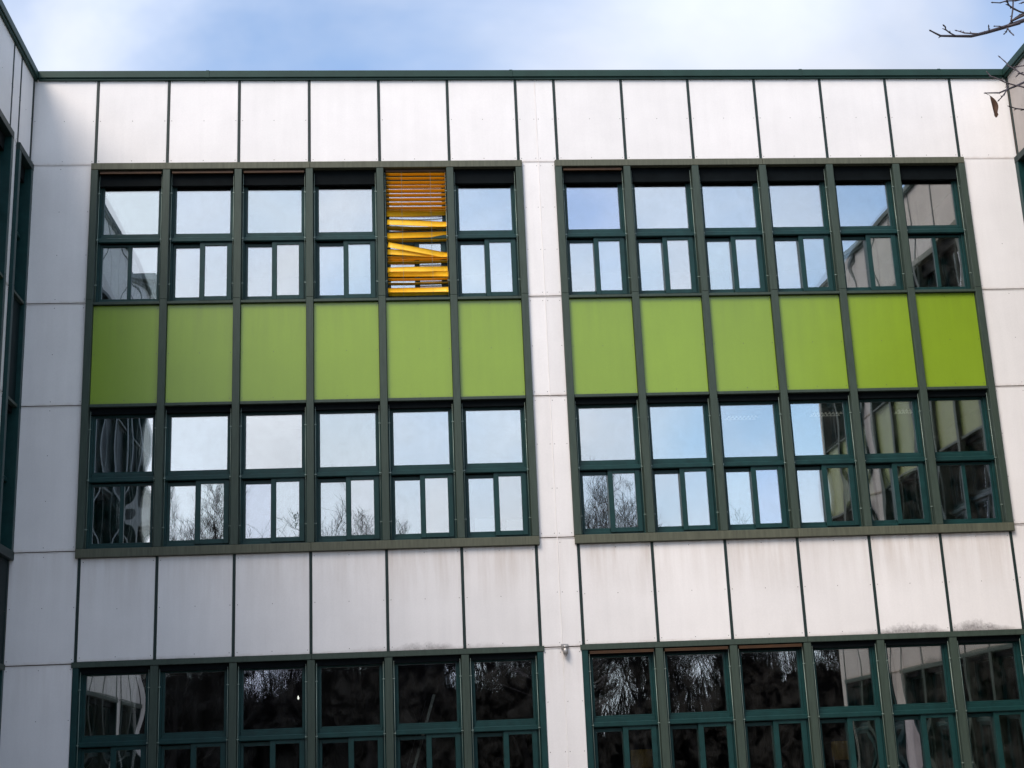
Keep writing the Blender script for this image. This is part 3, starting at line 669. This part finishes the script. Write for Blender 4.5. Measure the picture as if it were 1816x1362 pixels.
for idx, tz in ((0, 3.3), (8, 5.6), (10, 5.2), (12, 3.1), (16, 3.4), (19, 3.0), (17, 3.6), (18, 3.4), (7, 3.9), (13, 3.2), (20, 4.6), (9, 5.0)):
    p = Vector(loc(BR[idx][0][0]))
    if idx in (0, 8, 10, 12, 16, 19): cw.path([(0.02,0,tz), Vector((0,0,tz)).lerp(p,.35)+Vector((0,0,.12)), Vector((0,0,tz)).lerp(p,.75)+Vector((0,0,.05)), p], .03 if idx in (0,12) else .016, BR[idx][1], 6)
    elif idx in (7,): cw.path([(p.x,p.y,p.z), (p.x+.05,p.y-.01,p.z+.01)], BR[idx][1], BR[idx][1], 6)
rb = random.Random(77)
for i in range(46):      # the rest of the crown, on the far side of the trunk
    z = rb.uniform(3.0, 7.2); a = rb.uniform(-1.1, 1.1); L = rb.uniform(.8, 2.2)*(1.1-.09*z)
    d = Vector((math.cos(a), math.sin(a), rb.uniform(.25,.9))).normalized(); p = Vector((.05,0,z)); pts = [p]
    for k in range(4): d = (d+Vector((rb.gauss(0,.12),rb.gauss(0,.12),rb.gauss(.05,.1)))).normalized(); p = p+d*L/4; pts.append(p.copy())
    cw.path(pts, .02, .005, 5)
    for q in range(5):
        f = rb.randint(1,3); d2 = (d+Vector((abs(rb.gauss(0,.5)),rb.gauss(0,.6),rb.gauss(0,.4)))).normalized(); p2 = pts[f]
        cw.path([p2, p2+d2*L*.2, p2+d2*L*.38+Vector((0,0,.05))], .008, .003, 4)
build('crown', cw, M_TWIG, nt_)
# curled dead leaf hanging from the lower twig
lf = MB(); n = 10; kx = 7
A = Vector((7.456,-17.547,4.303)); B = Vector((7.481,-17.525,4.219)); ax = (B-A); ln = ax.length; ax.normalize()
sd = Vector((.96,.08,.26)).normalized(); nr = ax.cross(sd).normalized()
for side in (0, 1):
    for i in range(n+1):
        t = i/n; wv = .0125*(math.sin(math.pi*min(t*.93+.03,1))**.75)*(1-.35*(t > .6)*(t-.6)/.4)+.0006
        if t > .85: wv += .004*math.sin((t-.85)/.15*math.pi)
        c = A+ax*(t*ln)+sd*(.003*math.sin(t*5.0)); tw = .9*t
        for j in range(kx+1):
            s = j/kx*2-1; curl = 1.15*s+tw*.3
            q = c+sd*(wv*math.sin(curl)/.95)+nr*(wv*(1-math.cos(curl))*1.1+.0012*math.sin(9*t+4*s)+(.0007 if side else 0))
            lf.v.append(tuple(q))
K = (n+1)*(kx+1)
for i in range(n):
    for j in range(kx):
        q = i*(kx+1)+j; lf.f.append((q,q+1,q+kx+2,q+kx+1)); lf.f.append((K+q,K+q+kx+1,K+q+kx+2,K+q+1)); lf.sm += [True, True]
lv = thing('dried_leaf', 'curled brown dead leaf dangling under the lower branch tips', 'leaf', tuple(A))
lf.v = [tuple(Vector(v)-A) for v in lf.v]
build('blade', lf, M_LEAF, lv)
build('stalk', MB().path([Vector((0,0,0)), Vector((-.003,0,.006)), Vector((-.012,.0,.008)), Vector((-.020,-.01,.0105))], .0009, .0012, 5), M_TWIG, lv)

# ------------------------------------------------------------------ things seen through the glass
def chair(x, y, z, rz, label):
    t = thing('chair', label, 'chair', (x, y, z), rz, 'wooden chairs behind the ground floor windows')
    b = MB()      # curved ply backrest
    n = 8
    for th in (0, .012):
        for zz, wd in ((.60, .17), (.63, .185), (.86, .19), (.89, .175)):
            for i in range(n+1):
                s = i/n*2-1; b.v.append((wd*s, .17+.035*s*s*-1+th-(zz-.6)*-.1, zz))
    k = (n+1)*4
    for r_ in range(3):
        for i in range(n):
            q = r_*(n+1)+i; b.f.append((q,q+1,q+n+2,q+n+1)); b.f.append((k+q,k+q+n+1,k+q+n+2,k+q+1)); b.sm += [True, True]
    for i in range(n): b.f.append((i,k+i,k+i+1,i+1)); q = 3*(n+1)+i; b.f.append((q,q+1,k+q+1,k+q)); b.sm += [False, False]
    build('backrest', b, M_WOOD, t)
    build('seat', MB().cbox(-.2, .2, -.2, .19, .44, .455, .01), M_WOOD, t)
    for sx in (-.17, .17):
        build('leg', MB().tube((sx,-.17,.44), (sx*1.1,-.21,0), .011, n=8), M_STEEL, t)
        build('leg', MB().path([(sx,.16,.66),(sx,.155,.44),(sx*1.1,.22,0)], .011, .011, 8), M_STEEL, t)
def table(x, y, z, label):
    t = thing('table', label, 'table', (x, y, z), 0, 'tables behind the ground floor windows')
    build('table_top', MB().cbox(-.65, .65, -.33, .33, .70, .725, .004), M_PALE, t)
    for sx in (-.58, .58):
        for sy in (-.27, .27): build('leg', MB().tube((sx,sy,0), (sx,sy,.70), .018, n=8), M_STEEL, t)
for i, (x, top) in enumerate(((12.05, 1.925), (8.78, 1.90))):
    zt = .45+.725; 
    table(x, .75, .45, ('table under the broad chair back in the right ground floor windows', 'table under the narrow chair back just right of the white pier')[i])
    chair(x+.02, .72, zt, R(180), ('yellow wooden chair back seen low through the third ground floor bay right of the pier', 'yellow wooden chair back seen low through the first ground floor bay right of the pier')[i])
pk = thing('leaning_board', 'narrow pale board leaning slanted behind a dark ground floor window', 'board', (4.72, .45, .46))
build('board', MB().path([(0,0,0),(.79,.10,2.585)], .032, .032, 4), M_PALE, pk)
build('edge_strip', MB().path([(-.13,-.02,0),(.66,.06,2.50)], .006, .006, 4), M_STEEL, pk)
bp = thing('ceiling_lamp', 'tiny bright lamp glowing behind the third ground floor window', 'lamp', (3.296, 1.5, 3.13))
build('bulb', MB().lathe((0,0,-.03), [(.005,0),(.013,.008),(.016,.022),(.011,.04),(.007,.06)], 12), M_BULB, bp)
build('flex', MB().tube((0,0,.04), (0,0,.825), .004, n=6), M_BLACK, bp)
def louvre(x, y, z, nx, ny, label):
    t = thing('ceiling_light', label, 'ceiling light', (x, y, z), 0, 'louvre lights on the classroom ceilings')
    build('housing', MB().box(-.32, .32, -.16, .16, -.02, .06), M_CEIL, t)
    for r_ in range(ny):
        b = MB()
        for k in range(nx):
            xx = -.28+.56*(k+.5)/nx; yy = -.09+.16*r_; q = len(b.v)
            b.v += [(xx-.032,yy,-.055),(xx+.032,yy,-.055),(xx,yy,-.008),(xx-.032,yy+.01,-.055),(xx+.032,yy+.01,-.055),(xx,yy+.01,-.008)]
            b.f += [(q,q+1,q+2),(q+5,q+4,q+3),(q,q+3,q+4,q+1),(q+1,q+4,q+5,q+2),(q+2,q+5,q+3,q)]; b.sm += [False]*5
        build('louvre', b, M_LAMP, t)
for x, y, z, lb in ((11.16,1.7,7.80,'row of small lit louvres behind the third middle row bay right of the pier'),
                    (12.72,1.7,7.83,'brightest row of small lit louvres, behind the fourth middle row bay right of the pier'),
                    (14.28,1.7,7.85,'row of small lit louvres behind the fifth middle row bay right of the pier')):
    louvre(x, y, z, 8, 2, lb)
for x, z, w_, h_, rz, lb in ((6.42, 5.52, .36, .30, .05, 'added white card brightening the left lower pane beside the white pier'), (6.93, 5.52, .34, .27, -.04, 'added white card brightening the right lower pane beside the white pier')):
    t = build('card', MB().box(-w_/2, w_/2, 0, .006, 0, h_), M_CARD, None, (x, .26, z), (R(-8), 0, rz)); tag(t, lb, 'card')  # white sheets added indoors to make bright patches in the panes
